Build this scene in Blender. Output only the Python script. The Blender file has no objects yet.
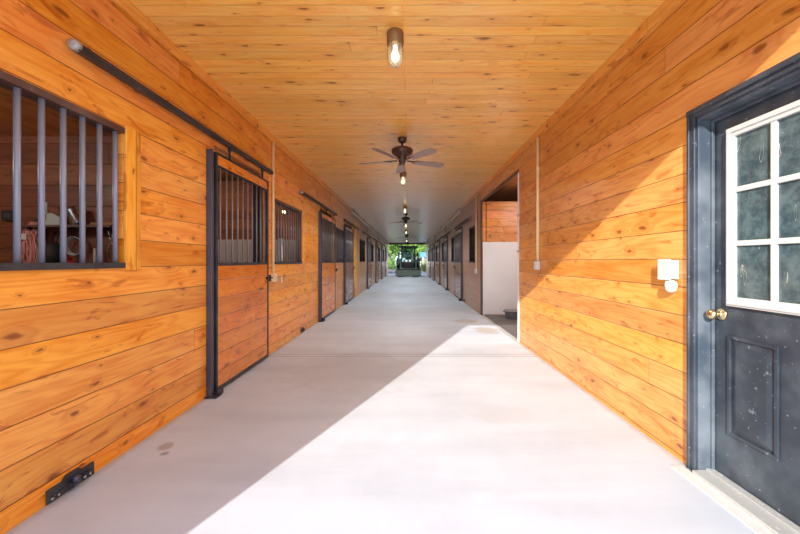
import bpy, bmesh, math, random
from mathutils import Vector, Matrix
random.seed(7)
R = math.radians
sc = bpy.context.scene
COL = sc.collection
H = 2.96; XL = -1.85; XR = 1.71; END = 32.8; EYE = 1.25

# ------------------------------------------------------------------ nodes
def lin(c):
    return tuple((x/255/12.92 if x/255 <= .04045 else ((x/255+.055)/1.055)**2.4) for x in c) + (1,)

class NT:
    def __init__(s, name):
        s.m = bpy.data.materials.new(name); s.m.use_nodes = True
        s.t = s.m.node_tree; s.t.nodes.clear()
        s.out = s.t.nodes.new('ShaderNodeOutputMaterial')
        s.b = s.t.nodes.new('ShaderNodeBsdfPrincipled')
        s.t.links.new(s.b.outputs[0], s.out.inputs[0])
    def n(s, typ, **kw):
        x = s.t.nodes.new(typ)
        for k, v in kw.items(): setattr(x, k, v)
        return x
    def put(s, sock, v):
        if v is None: return
        if isinstance(v, bpy.types.NodeSocket): s.t.links.new(v, sock)
        else: sock.default_value = v
    def mt(s, op, a, b=None, c=None, clamp=False):
        x = s.n('ShaderNodeMath', operation=op, use_clamp=clamp)
        s.put(x.inputs[0], a); s.put(x.inputs[1], b); s.put(x.inputs[2], c)
        return x.outputs[0]
    def vec(s, x, y, z=0.0):
        c = s.n('ShaderNodeCombineXYZ')
        for i, v in enumerate((x, y, z)): s.put(c.inputs[i], v)
        return c.outputs[0]
    def mix(s, f, a, b, mode='MIX'):
        x = s.n('ShaderNodeMix', data_type='RGBA', blend_type=mode)
        s.put(x.inputs[0], f); s.put(x.inputs[6], a); s.put(x.inputs[7], b)
        return x.outputs[2]
    def noise(s, v, scale, detail=2, rough=.5, dist=0):
        x = s.n('ShaderNodeTexNoise'); s.put(x.inputs['Vector'], v)
        x.inputs['Scale'].default_value = scale; x.inputs['Detail'].default_value = detail
        x.inputs['Roughness'].default_value = rough; x.inputs['Distortion'].default_value = dist
        return x.outputs[0]
    def step(s, v, lo, hi, a=0.0, b=1.0):
        x = s.n('ShaderNodeMapRange', interpolation_type='SMOOTHSTEP'); s.put(x.inputs[0], v)
        for i, k in enumerate((lo, hi, a, b)): s.put(x.inputs[i+1], k)
        return x.outputs[0]
    def obj(s):
        t = s.n('ShaderNodeTexCoord'); return t.outputs['Object']
    def xyz(s, v):
        x = s.n('ShaderNodeSeparateXYZ'); s.put(x.inputs[0], v); return x.outputs
    def bump(s, h, strength, dist):
        x = s.n('ShaderNodeBump'); s.put(x.inputs['Height'], h)
        x.inputs['Strength'].default_value = strength; x.inputs['Distance'].default_value = dist
        s.t.links.new(x.outputs[0], s.b.inputs['Normal'])
    def set(s, **kw):
        for k, v in kw.items(): s.put(s.b.inputs[k.replace('_', ' ')], v)
        return s.m

def wood(name, ua, va, pitch, off, L, light, mid, dark, rough=.33, knots=.55, kc=(92, 34, 8), ks=(3.0, 6.5),
         var=.35, groove=.0028, spec=.5, gcol=(96, 46, 16), amt=1.0, fade=None, coat=.15, flame=.55):
    s = NT(name); P = s.xyz(s.obj()); u, v = P[ua], P[va]
    vi = s.mt('DIVIDE', s.mt('SUBTRACT', v, off), pitch)
    row = s.mt('FLOOR', vi); fr = s.mt('FRACT', vi)
    w1 = s.n('ShaderNodeTexWhiteNoise', noise_dimensions='1D'); s.put(w1.inputs['W'], row)
    uu = s.mt('ADD', s.mt('DIVIDE', u, L), s.mt('MULTIPLY', w1.outputs[0], 7.3))
    seg = s.mt('FLOOR', uu); fu = s.mt('FRACT', uu)
    w2 = s.n('ShaderNodeTexWhiteNoise', noise_dimensions='2D'); s.put(w2.inputs['Vector'], s.vec(row, seg))
    rc = s.xyz(w2.outputs[1]); r1, r2, r3 = rc[0], rc[1], rc[2]
    # knots
    wob = s.noise(s.vec(s.mt('MULTIPLY', u, 5.0), s.mt('MULTIPLY', v, 9.0), r1), 1.6, 2)
    kv = s.vec(s.mt('ADD', s.mt('MULTIPLY', u, ks[0]), s.mt('ADD', s.mt('MULTIPLY', r2, 31.0), s.mt('MULTIPLY', wob, .28))),
               s.mt('ADD', s.mt('MULTIPLY', v, ks[1]), s.mt('MULTIPLY', wob, .2)))
    vo = s.n('ShaderNodeTexVoronoi', voronoi_dimensions='2D'); s.put(vo.inputs['Vector'], kv); vo.inputs['Scale'].default_value = 1
    d = vo.outputs['Distance']; kc_ = s.xyz(vo.outputs['Color'])
    has = s.mt('GREATER_THAN', kc_[0], 1-knots)
    rad = s.mt('ADD', .035, s.mt('MULTIPLY', s.mt('POWER', kc_[1], 2.0), .11))
    ratio = s.mt('DIVIDE', d, rad)
    knot = s.mt('MULTIPLY', s.step(ratio, .45, 1.25, 1.0, 0.0), has)
    halo = s.mt('MULTIPLY', s.step(ratio, .8, 4.2, 1.0, 0.0), has)
    # cathedral grain
    n1 = s.noise(s.vec(s.mt('ADD', s.mt('MULTIPLY', u, .75), s.mt('MULTIPLY', r1, 37.0)), s.mt('MULTIPLY', v, 6.5), s.mt('MULTIPLY', r3, 50.0)), 1.0, 2.5, .5)
    ph = s.mt('ADD', s.mt('MULTIPLY', n1, 62.0), s.mt('MULTIPLY', halo, 9.0))
    ring = s.mt('ADD', .5, s.mt('MULTIPLY', s.mt('SINE', ph), .5))
    ring = s.mt('POWER', ring, 1.6)
    fine = s.noise(s.vec(s.mt('MULTIPLY', u, 3.0), s.mt('MULTIPLY', v, 130.0), r1), 1.0, 2)
    blot = s.noise(s.vec(s.mt('ADD', s.mt('MULTIPLY', u, 1.3), s.mt('MULTIPLY', r2, 20.0)), s.mt('MULTIPLY', v, 5.0), r3), 1.3, 3, .6)
    g = s.mt('ADD', s.mt('MULTIPLY', ring, .34), s.mt('ADD', s.mt('MULTIPLY', s.step(fine, .3, .7), .18), s.mt('MULTIPLY', s.step(blot, .3, .72), .44)))
    c = s.mix(s.mt('MULTIPLY', g, amt, clamp=True), lin(light), lin(mid))
    c = s.mix(s.mt('MULTIPLY', halo, .26), c, lin(dark))
    fl = s.noise(s.vec(s.mt('ADD', s.mt('MULTIPLY', u, 2.6), s.mt('MULTIPLY', r3, 40.0)), s.mt('MULTIPLY', v, 9.0), s.mt('MULTIPLY', r1, 30.0)), 1.0, 3, .55, 1.8)
    c = s.mix(s.mt('MULTIPLY', s.step(fl, .585, .68), flame), c, lin(dark))
    hsv = s.n('ShaderNodeHueSaturation')
    s.put(hsv.inputs['Hue'], s.mt('ADD', .503-.006*var/.35, s.mt('MULTIPLY', r1, .012*var/.35)))
    s.put(hsv.inputs['Saturation'], s.mt('ADD', 1.02-var*.15, s.mt('MULTIPLY', r2, var*.3)))
    s.put(hsv.inputs['Value'], s.mt('ADD', 1.0-var*.62, s.mt('MULTIPLY', r3, var)))
    s.put(hsv.inputs['Color'], c)
    c = s.mix(s.mt('MULTIPLY', knot, .8), hsv.outputs[0], lin(kc))
    if fade: c = s.mix(s.mt('MULTIPLY', s.step(P[1], fade[0], fade[1]), fade[3]), c, lin(fade[2]))  # far boards shift tone with depth: distant greying and sheen put into the colour
    s.b.inputs['Coat Weight'].default_value = coat; s.b.inputs['Coat Roughness'].default_value = .16
    e1 = s.mt('MULTIPLY', s.mt('MINIMUM', fr, s.mt('SUBTRACT', 1.0, fr)), pitch)
    e2 = s.mt('MULTIPLY', s.mt('MINIMUM', fu, s.mt('SUBTRACT', 1.0, fu)), L)
    e = s.mt('MINIMUM', e1, s.mt('ADD', e2, groove*.4))
    gm = s.step(e, groove*.45, groove*1.25, 1.0, 0.0)
    c = s.mix(s.mt('MULTIPLY', gm, .8), c, lin(gcol))
    hgt = s.mt('ADD', s.step(e, 0.0, groove*2.6), s.mt('MULTIPLY', g, .10))
    s.bump(hgt, .55, .006)
    s.set(Base_Color=c, Roughness=s.mt('ADD', rough, s.mt('MULTIPLY', blot, .12)))
    s.b.inputs['Specular IOR Level'].default_value = spec
    return s.m

def plain(name, rgb, rough=.5, metal=0, var=.12, scale=6, bump=0, spec=.5):
    s = NT(name); P = s.obj(); n = s.noise(P, scale, 4, .6)
    a = lin(rgb); k = 1-var
    c = s.mix(n, tuple(x*k for x in a[:3])+(1,), tuple(min(1, x*(1+var)) for x in a[:3])+(1,))
    s.set(Base_Color=c, Roughness=rough, Metallic=float(metal))
    s.b.inputs['Specular IOR Level'].default_value = spec
    if bump: s.bump(s.noise(P, scale*8, 3), bump, .004)
    return s.m

def worn(name, rgb, chip, rough=.4, amount=.64, metal=0.0, scale=26, dust=.25, spec=.5):
    s = NT(name); P = s.obj(); n = s.noise(P, scale, 5, .7); q = s.noise(P, 3.2, 3, .6)
    sp = s.noise(P, scale*3.2, 2, .5)
    m = s.step(n, amount, amount+.05)
    m2 = s.step(sp, amount+.06, amount+.1)
    c = s.mix(s.mt('MULTIPLY', s.step(q, .35, .75), dust), lin(rgb), lin(chip))
    c = s.mix(s.mt('MULTIPLY', s.mt('MAXIMUM', m, m2), .75), c, lin(chip))
    s.set(Base_Color=c, Roughness=s.mt('ADD', rough, s.mt('MULTIPLY', q, .15)), Metallic=metal)
    s.b.inputs['Specular IOR Level'].default_value = spec
    return s.m

M = {}
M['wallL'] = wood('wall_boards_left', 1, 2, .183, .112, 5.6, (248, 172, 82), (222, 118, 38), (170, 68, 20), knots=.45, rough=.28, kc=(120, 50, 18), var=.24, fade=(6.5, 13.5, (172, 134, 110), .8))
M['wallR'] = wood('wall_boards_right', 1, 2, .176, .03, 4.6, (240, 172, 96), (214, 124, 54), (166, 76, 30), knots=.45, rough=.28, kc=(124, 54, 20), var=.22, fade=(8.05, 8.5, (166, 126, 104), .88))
M['ceil'] = wood('ceiling_boards', 0, 1, .105, .03, 4.9, (255, 206, 118), (250, 172, 76), (206, 106, 36), knots=.56, kc=(124, 54, 20), ks=(2.4, 7.4), var=.13, groove=.0019, rough=.28, gcol=(176, 108, 52), fade=(5.5, 13, (238, 220, 204), .9), coat=.35, flame=.3)  # far end turns pale: shine from the end opening painted into the boards
M['door'] = wood('door_boards', 1, 2, .175, .02, 5.0, (236, 148, 70), (206, 106, 42), (150, 64, 22), knots=.4, rough=.22, var=.2, kc=(120, 50, 18))
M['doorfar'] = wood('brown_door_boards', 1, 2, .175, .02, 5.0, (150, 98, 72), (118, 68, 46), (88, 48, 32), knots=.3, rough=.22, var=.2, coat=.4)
M['trim'] = wood('trim_boards', 1, 2, 5, -1, 3.3, (246, 176, 88), (222, 132, 48), (170, 80, 24), knots=.2, rough=.32, var=.1, fade=(6, 13, (190, 154, 130), .75))
M['trimv'] = wood('trim_vertical_boards', 2, 1, .13, .02, 6, (252, 186, 92), (230, 144, 56), (170, 84, 24), knots=.3, rough=.32)
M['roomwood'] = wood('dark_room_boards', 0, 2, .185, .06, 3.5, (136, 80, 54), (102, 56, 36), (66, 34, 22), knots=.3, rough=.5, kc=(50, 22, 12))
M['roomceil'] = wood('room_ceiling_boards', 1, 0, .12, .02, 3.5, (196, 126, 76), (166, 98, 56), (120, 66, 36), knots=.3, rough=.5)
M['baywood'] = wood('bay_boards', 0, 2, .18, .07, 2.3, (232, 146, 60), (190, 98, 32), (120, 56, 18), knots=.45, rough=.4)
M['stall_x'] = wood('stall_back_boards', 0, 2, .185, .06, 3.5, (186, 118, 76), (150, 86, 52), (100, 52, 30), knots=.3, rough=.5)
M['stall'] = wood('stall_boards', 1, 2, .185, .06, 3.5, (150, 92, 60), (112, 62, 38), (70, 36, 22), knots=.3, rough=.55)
M['black'] = worn('black_steel', (38, 38, 42), (112, 112, 116), .42, .66, .0)
M['bar'] = worn('grey_bar_steel', (140, 142, 158), (196, 196, 202), .32, .72, .2, dust=.1)
M['barfar'] = plain('dark_bar_steel', (140, 134, 134), .3, .3)
M['rust'] = worn('brown_painted_steel', (84, 56, 48), (150, 130, 116), .4, .66, .1)
M['post'] = worn('slate_steel_post', (78, 80, 96), (128, 126, 132), .35, .68, .4)
M['gal'] = worn('galvanised_cap', (168, 174, 176), (214, 214, 208), .45, .6, .4)
M['doorblack'] = worn('scuffed_black_door_paint', (46, 54, 63), (140, 150, 158), .28, .64, .0, scale=18, dust=.3)
M['casing'] = worn('scuffed_slate_casing_paint', (62, 72, 84), (168, 176, 182), .32, .66, .0, scale=22, dust=.34)
M['casing2'] = worn('dark_slate_casing_paint', (46, 54, 64), (150, 158, 166), .32, .64, .0, scale=24, dust=.18)
M['white'] = plain('white_plastic', (212, 210, 202), .4, 0, .04)
M['whitepaint'] = plain('white_window_paint', (212, 211, 205), .35, 0, .04)
M['whiteboard'] = plain('white_wall_panel', (226, 226, 228), .4, 0, .05, 2)
M['cream'] = plain('cream_conduit', (246, 220, 172), .4, 0, .05)
M['brass'] = plain('brass', (226, 206, 160), .25, 1, .1)
M['bronze'] = worn('bronze', (88, 66, 56), (120, 92, 74), .35, .7, .5)
M['blade'] = plain('fan_blade_brown', (158, 132, 122), .32, 0, .12, 5)
M['lampbase'] = worn('lamp_base_bronze', (132, 100, 62), (176, 150, 112), .4, .6, .5)
M['shadow'] = plain('dark_void', (22, 18, 16), .8)
M['red'] = plain('red_plastic', (170, 34, 26), .4)
M['pink'] = plain('faded_pink_rope', (214, 150, 142), .8, 0, .25, 40)
M['metal'] = plain('bright_steel', (190, 192, 188), .25, .9, .1)
M['greyp'] = plain('grey_plastic', (176, 184, 180), .5, 0, .08)
M['rubber'] = plain('black_rubber', (34, 34, 36), .7, 0, .1)
M['pan'] = plain('grey_feed_pan', (150, 150, 156), .6, 0, .15)
M['green'] = plain('tractor_green', (84, 104, 94), .45, 0, .15)
M['bucket'] = worn('worn_green_bucket', (112, 128, 116), (146, 156, 146), .5, .62, 0)
M['alu'] = worn('aluminium_threshold', (196, 196, 192), (228, 226, 220), .4, .6, .3)
M['straw'] = plain('straw', (170, 130, 90), .9, 0, .4, 20)

def concrete(name, joints=True, a=(208, 215, 223), b=(182, 189, 198)):
    s = NT(name); P = s.obj(); x = s.xyz(P)
    n = s.noise(P, .9, 5, .62); n2 = s.noise(P, 7, 5, .7); n3 = s.noise(s.vec(s.mt('MULTIPLY', x[0], .35), s.mt('MULTIPLY', x[1], 2.2)), 1.5, 4, .6)
    br = s.noise(s.vec(s.mt('MULTIPLY', x[0], 3.0), s.mt('MULTIPLY', x[1], 90.0)), 1, 3)
    f = s.mt('ADD', s.mt('MULTIPLY', s.step(n, .3, .7), .45), s.mt('ADD', s.mt('MULTIPLY', s.step(n3, .35, .7), .35), s.mt('MULTIPLY', n2, .25)))
    c = s.mix(f, lin(a), lin(b))
    sp = s.noise(P, 38, 3, .6); c = s.mix(s.mt('MULTIPLY', s.step(sp, .70, .74), .35), c, lin((130, 122, 116)))
    if joints:
        def blot(px, py, rx, ry, col, k, c, th=.5):
            dx = s.mt('DIVIDE', s.mt('SUBTRACT', x[0], px), rx); dy = s.mt('DIVIDE', s.mt('SUBTRACT', x[1], py), ry)
            dd = s.mt('SQRT', s.mt('ADD', s.mt('MULTIPLY', dx, dx), s.mt('MULTIPLY', dy, dy)))
            dd = s.mt('ADD', dd, s.mt('MULTIPLY', s.mt('SUBTRACT', n2, .5), 1.6))
            return s.mix(s.mt('MULTIPLY', s.step(dd, th, 1.1, 1.0, 0.0), k), c, lin(col))
        c = blot(.62, 2.9, .22, .22, (196, 198, 202), .3, c)
        c = blot(.80, 2.85, .3, .22, (186, 190, 196), .5, c)
        c = blot(1.42, 6.3, .25, .38, (176, 160, 140), .7, c)
        c = blot(1.2, 7.3, .3, .3, (168, 152, 134), .5, c)
        c = blot(-1.64, 2.36, .06, .06, (150, 128, 116), .6, c)
        c = blot(-1.58, 2.27, .03, .03, (100, 100, 102), .6, c)
        c = blot(-.6, 4.0, .8, .9, (176, 172, 170), .35, c)
        # gritty edge along each wall
        el = s.mt('MINIMUM', s.mt('SUBTRACT', x[0], XL), s.mt('SUBTRACT', XR, x[0]))
        el = s.mt('ADD', el, s.mt('MULTIPLY', s.mt('SUBTRACT', n2, .5), .12))
        c = s.mix(s.step(el, .0, .07, .55, 0.0), c, lin((158, 140, 120)))
        jj = s.mt('ABSOLUTE', s.mt('SUBTRACT', s.mt('MODULO', s.mt('ADD', x[1], 4.5-4.64+2.25), 4.5), 2.25))
        g1 = s.step(s.mt('ABSOLUTE', s.mt('SUBTRACT', jj, .05)), .010, .022, 1.0, 0.0)
        c = s.mix(s.mt('MULTIPLY', g1, .45), c, lin((120, 112, 106)))
        # middle seam, barely visible
        g2 = s.step(s.mt('ABSOLUTE', s.mt('SUBTRACT', x[0], -9)), .004, .010, 1.0, 0.0)
        s.bump(s.mt('ADD', s.mt('MULTIPLY', br, .3), s.mt('SUBTRACT', n2, g1)), .25, .006)
    else:
        s.bump(n2, .3, .006)
    s.set(Base_Color=c, Roughness=s.mt('ADD', .5, s.mt('MULTIPLY', n, .2)))
    s.b.inputs['Specular IOR Level'].default_value = .4
    return s.m
M['floor'] = concrete('concrete_floor')
M['apron'] = concrete('concrete_apron', False, (238, 236, 230), (218, 216, 210))  # unseen ground before the barn, made extra pale to bounce sun onto the ceiling
M['step'] = concrete('pale_concrete_step', False, (226, 224, 218), (196, 194, 190))
M['dirt'] = concrete('grey_rubber_mat', False, (112, 108, 106), (86, 82, 80))

def glassy(name, tint=(235, 240, 240), rough=.05, fac=.25, dust=(150, 160, 160), dk=.15):
    s = NT(name); P = s.obj()
    tr = s.n('ShaderNodeBsdfTransparent'); tr.inputs[0].default_value = lin(tint)
    n = s.noise(P, 9, 5, .7)
    s.set(Base_Color=lin(dust), Roughness=rough)
    f = s.mt('ADD', fac, s.mt('MULTIPLY', s.step(n, .45, .75), dk))
    mx = s.n('ShaderNodeMixShader'); s.put(mx.inputs[0], f)
    s.t.links.new(tr.outputs[0], mx.inputs[1]); s.t.links.new(s.b.outputs[0], mx.inputs[2])
    s.t.links.new(mx.outputs[0], s.out.inputs[0])
    return s.m
M['jar'] = glassy('clear_jar_glass', fac=.34, dk=.05, dust=(220, 220, 214))
M['cabglass'] = glassy('cab_glass', (205, 228, 226), .05, .12, (120, 150, 150))

def paneglass():
    s = NT('dusty_dark_pane'); P = s.obj(); x = s.xyz(P)
    n = s.noise(P, 11, 6, .75); n2 = s.noise(P, 3.0, 4, .6, .6); sp = s.noise(P, 70, 2)
    c = s.mix(s.step(n, .35, .7), lin((58, 76, 82)), lin((96, 116, 118)))
    c = s.mix(s.mt('MULTIPLY', s.step(n2, .5, .7), .35), c, lin((112, 124, 120)))
    c = s.mix(s.mt('MULTIPLY', s.step(sp, .72, .78), .5), c, lin((170, 180, 176)))
    w = s.n('ShaderNodeTexNoise'); s.put(w.inputs['Vector'], s.vec(s.mt('MULTIPLY', x[1], 6), s.mt('MULTIPLY', x[2], 1.1), 3.3))
    w.inputs['Scale'].default_value = 2.2; w.inputs['Detail'].default_value = 3
    sc_ = s.step(s.mt('ABSOLUTE', s.mt('SUBTRACT', w.outputs[0], .63)), .0008, .0035, 1.0, 0.0)
    c = s.mix(s.mt('MULTIPLY', sc_, .75), c, lin((206, 200, 176)))
    s.set(Base_Color=c, Roughness=.12)
    return s.m
M['pane'] = paneglass()

def emis(name, rgb, st):
    s = NT(name); s.set(Base_Color=lin(rgb)); n = s.noise(s.obj(), 4)
    s.put(s.b.inputs['Emission Color'], s.mix(n, lin(rgb), lin(rgb))); s.b.inputs['Emission Strength'].default_value = st
    return s.m
M['bulb'] = emis('lit_bulb', (255, 230, 180), 5)
M['headlight'] = emis('headlight_lens', (230, 240, 236), .5)

def leafmat(name, a, b):
    s = NT(name); n = s.noise(s.obj(), 2.2, 4, .7)
    s.set(Base_Color=s.mix(s.step(n, .3, .7), lin(a), lin(b)), Roughness=.6)
    return s.m
M['leafA'] = leafmat('leaves_bright', (140, 176, 66), (70, 112, 44))
M['leafB'] = leafmat('leaves_mid', (100, 138, 62), (48, 84, 38))
M['leafC'] = leafmat('leaves_dark', (84, 118, 58), (38, 66, 34))
M['leafD'] = leafmat('leaves_yellow', (180, 172, 84), (100, 122, 54))
M['bark'] = plain('bark', (96, 80, 66), .9, 0, .3, 8, .4)
M['grass'] = leafmat('ground_grass', (84, 94, 48), (60, 74, 34))
M['gravel'] = plain('pale_gravel', (140, 132, 126), .9, 0, .2, 5)
M['bluegrey'] = plain('pale_blue_roof', (96, 146, 176), .4, 0, .06)
M['stone'] = plain('pinkish_stone', (186, 160, 150), .8, 0, .25, 3, .3)
M['roof'] = plain('roof_sheet', (90, 90, 92), .6)
M['exterior'] = plain('exterior_siding', (150, 96, 60), .6)

# ------------------------------------------------------------------ geometry
class MB:
    def __init__(s): s.b = bmesh.new()
    def box(s, x0, x1, y0, y1, z0, z1, rot=None, piv=None):
        vs = [s.b.verts.new((x, y, z)) for x in (x0, x1) for y in (y0, y1) for z in (z0, z1)]
        for f in ((0, 1, 3, 2), (4, 6, 7, 5), (0, 4, 5, 1), (2, 3, 7, 6), (0, 2, 6, 4), (1, 5, 7, 3)):
            s.b.faces.new([vs[i] for i in f])
        if rot is not None:
            bmesh.ops.rotate(s.b, verts=vs, cent=piv or ((x0+x1)/2, (y0+y1)/2, (z0+z1)/2), matrix=rot)
        return s
    def tube(s, pts, r, n=10, caps=True, closed=False):
        pts = [Vector(p) for p in pts]; rr = r if isinstance(r, (list, tuple)) else [r]*len(pts)
        rings = []; N = len(pts); prev = None
        for i, p in enumerate(pts):
            if closed: d = pts[(i+1) % N]-pts[i-1]
            else: d = pts[min(i+1, N-1)]-pts[max(i-1, 0)]
            d.normalize()
            if prev is None:
                a = Vector((0, 0, 1)) if abs(d.z) < .9 else Vector((1, 0, 0))
                a = (a-d*a.dot(d)).normalized()
            else: a = (prev-d*prev.dot(d)).normalized()
            prev = a; c = d.cross(a)
            rings.append([s.b.verts.new(p+(a*math.cos(t)+c*math.sin(t))*rr[i]) for t in [2*math.pi*k/n for k in range(n)]])
        for i in range(N if closed else N-1):
            A, B = rings[i], rings[(i+1) % N]
            for k in range(n): 
                f = s.b.faces.new((A[k], A[(k+1) % n], B[(k+1) % n], B[k])); f.smooth = True
        if caps and not closed:
            s.b.faces.new(rings[0][::-1]); s.b.faces.new(rings[-1])
        return s
    def lathe(s, prof, c=(0, 0, 0), n=20, axis='Z', cap=True):
        rings = []
        for r, h in prof:
            ring = []
            for k in range(n):
                t = 2*math.pi*k/n; a, b_ = r*math.cos(t), r*math.sin(t)
                v = {'Z': (a, b_, h), 'X': (h, a, b_), 'Y': (a, h, b_)}[axis]
                ring.append(s.b.verts.new((c[0]+v[0], c[1]+v[1], c[2]+v[2])))
            rings.append(ring)
        for A, B in zip(rings, rings[1:]):
            for k in range(n):
                f = s.b.faces.new((A[k], A[(k+1) % n], B[(k+1) % n], B[k])); f.smooth = True
        if cap: s.b.faces.new(rings[0][::-1]); s.b.faces.new(rings[-1])
        return s
    def poly(s, pts, off):
        """extrude a planar polygon by vector off"""
        off = Vector(off); A = [s.b.verts.new(p) for p in pts]; B = [s.b.verts.new(Vector(p)+off) for p in pts]
        s.b.faces.new(A[::-1]); s.b.faces.new(B); n = len(A)
        for k in range(n): s.b.faces.new((A[k], A[(k+1) % n], B[(k+1) % n], B[k]))
        return s
    def build(s, name, mat, parent=None, bevel=0, loc=None):
        bmesh.ops.recalc_face_normals(s.b, faces=s.b.faces)
        me = bpy.data.meshes.new(name); s.b.to_mesh(me); s.b.free(); me.materials.append(M[mat] if isinstance(mat, str) else mat)
        o = bpy.data.objects.new(name, me); COL.objects.link(o)
        if parent: o.parent = parent
        if loc: o.location = loc
        if bevel:
            m = o.modifiers.new('bevel', 'BEVEL'); m.width = bevel; m.segments = 2; m.limit_method = 'ANGLE'; m.harden_normals = False
        return o

def tag(o, label=None, cat=None, group=None, kind=None):
    if label: o['label'] = label
    if cat: o['category'] = cat
    if group: o['group'] = group
    if kind: o['kind'] = kind
    return o
def empty(name, loc=(0, 0, 0), rz=0):
    o = bpy.data.objects.new(name, None); COL.objects.link(o); o.location = loc; o.rotation_euler = (0, 0, rz); o.empty_display_size = .1
    return o
def copy_tree(o, parent=None):
    c = o.copy(); COL.objects.link(c)
    if parent: c.parent = parent
    for ch in [x for x in list(o.children)]: copy_tree(ch, c)
    return c
def S(o): o['kind'] = 'structure'; return o

# ------------------------------------------------------------------ opening tables (distance along the aisle)
# doors: y0, y1, track y0, y1, post side y
LD = [(3.29, 4.52, 1.90, 4.64), (7.30, 8.70, 5.95, 8.85), (10.12, 11.55, 10.0, 12.9),
      (15.75, 17.2, 14.2, 17.3), (19.9, 21.4, 18.4, 21.5), (24.1, 25.5, 22.6, 25.6), (28.2, 29.6, 26.7, 29.7)]
LW = [(.55, 2.27), (4.86, 6.08), (8.98, 10.12), (13.3, 15.1), (17.45, 18.8), (21.7, 23.3), (25.8, 27.3)]
RD = [(11.0, 12.45, 9.45, 12.5), (15.0, 16.4, 13.6, 16.5), (18.6, 20.0, 17.1, 20.1), (22.3, 23.7, 20.8, 23.8), (26.6, 28.0, 25.1, 28.1)]
RW = [(8.95, 9.78), (13.0, 13.8), (16.55, 17.7), (20.3, 21.6), (24.1, 25.5), (28.4, 29.8)]
BAY = (5.39, 8.20)
T = .045
def wall(name, x0, x1, openings, mat, ya=-.05, yb=END):
    m = MB(); ops = sorted(openings); cur = ya
    for (a, b, z0, z1) in ops:
        m.box(x0, x1, cur, a, 0, H)
        if z0 > 0: m.box(x0, x1, a, b, 0, z0)
        m.box(x0, x1, a, b, z1, H)
        cur = b
    m.box(x0, x1, cur, yb, 0, H)
    return S(m.build(name, mat))
WZ0, WZ1 = 1.21, 2.11
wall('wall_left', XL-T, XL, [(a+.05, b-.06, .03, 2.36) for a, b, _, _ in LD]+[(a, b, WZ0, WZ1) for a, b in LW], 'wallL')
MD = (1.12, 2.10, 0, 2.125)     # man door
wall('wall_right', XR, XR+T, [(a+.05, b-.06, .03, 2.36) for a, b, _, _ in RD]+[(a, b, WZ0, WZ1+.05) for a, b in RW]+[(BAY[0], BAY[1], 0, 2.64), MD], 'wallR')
S(MB().box(XL-3.8, XR+3.8, -.05, END, -.25, 0).build('floor', 'floor'))
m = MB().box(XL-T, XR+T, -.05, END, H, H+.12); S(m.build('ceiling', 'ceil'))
# corner boards where wall meets ceiling
S(MB().box(XL, XL+.022, .0, END, H-.085, H).build('trim_1', 'trim', bevel=.003))
S(MB().box(XR-.022, XR, .0, END, H-.085, H).build('trim_2', 'trim', bevel=.003))
# front wall round the entrance, end wall
m = MB(); m.box(XL-3.8, -1.725, -.10, -.05, 0, 3.3); m.box(1.66, XR+3.8, -.10, -.05, 0, 3.3); m.box(-1.725, 1.66, -.10, -.05, 2.965, 3.3)
S(m.build('wall_front', 'exterior'))
m = MB(); m.box(XL-3.8, XL+.0, END, END+.15, 0, 3.3); m.box(XR, XR+3.8, END, END+.15, 0, 3.3); m.box(XL, XR, END, END+.15, 2.80, 3.3)
S(m.build('wall_back', 'rust'))
S(MB().box(XL-3.8, XL-3.65, -.05, END, 0, H).build('wall_outer_left', 'stall'))  # unseen outer walls, added with the roof to keep sun out of the stalls
S(MB().box(XR+3.65, XR+3.8, -.05, END, 0, H).build('wall_outer_right', 'stall'))
S(MB().box(XL-4.1, XR+4.1, -.3, END+.3, 3.3, 3.42).build('roof', 'roof'))  # unseen slab, added to block sun from above
m = MB(); m.box(XL-3.65, XL-T, 3.2, END, H, H+.05); m.box(XR+T, XR+3.65, -.05, END, H, H+.05)
S(m.build('ceiling_stalls', 'roomceil'))
# tack room behind first window
S(MB().box(XL-3.65, XL-T, 3.06, 3.18, 0, H).build('wall_tack_room', 'roomwood'))
S(MB().box(XL-3.65, XL-T, -.05, 3.06, 2.34, 2.42).build('ceiling_tack_room', 'roomceil'))
# stall partitions
def partition(x0, x1, y, nm, mat='roomwood', white=True, top=2.60):
    S(MB().box(x0, x1, y, y+.08, 0, top).build(nm, mat))
    if white: S(MB().box(x0+.03, x1-.03, y-.012, y, 0.02, 1.69).build(nm+'_panel', 'whiteboard'))
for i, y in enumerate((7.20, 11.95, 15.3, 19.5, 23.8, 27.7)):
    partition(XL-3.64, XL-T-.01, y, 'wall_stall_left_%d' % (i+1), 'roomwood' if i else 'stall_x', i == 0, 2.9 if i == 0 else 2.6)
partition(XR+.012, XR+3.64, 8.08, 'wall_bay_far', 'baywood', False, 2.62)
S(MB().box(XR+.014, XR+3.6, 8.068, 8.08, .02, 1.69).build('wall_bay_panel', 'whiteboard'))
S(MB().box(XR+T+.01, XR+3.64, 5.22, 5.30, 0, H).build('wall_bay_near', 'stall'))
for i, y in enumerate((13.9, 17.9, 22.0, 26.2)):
    partition(XR+T+.01, XR+3.64, y, 'wall_stall_right_%d' % (i+1), 'roomwood', False)
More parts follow.
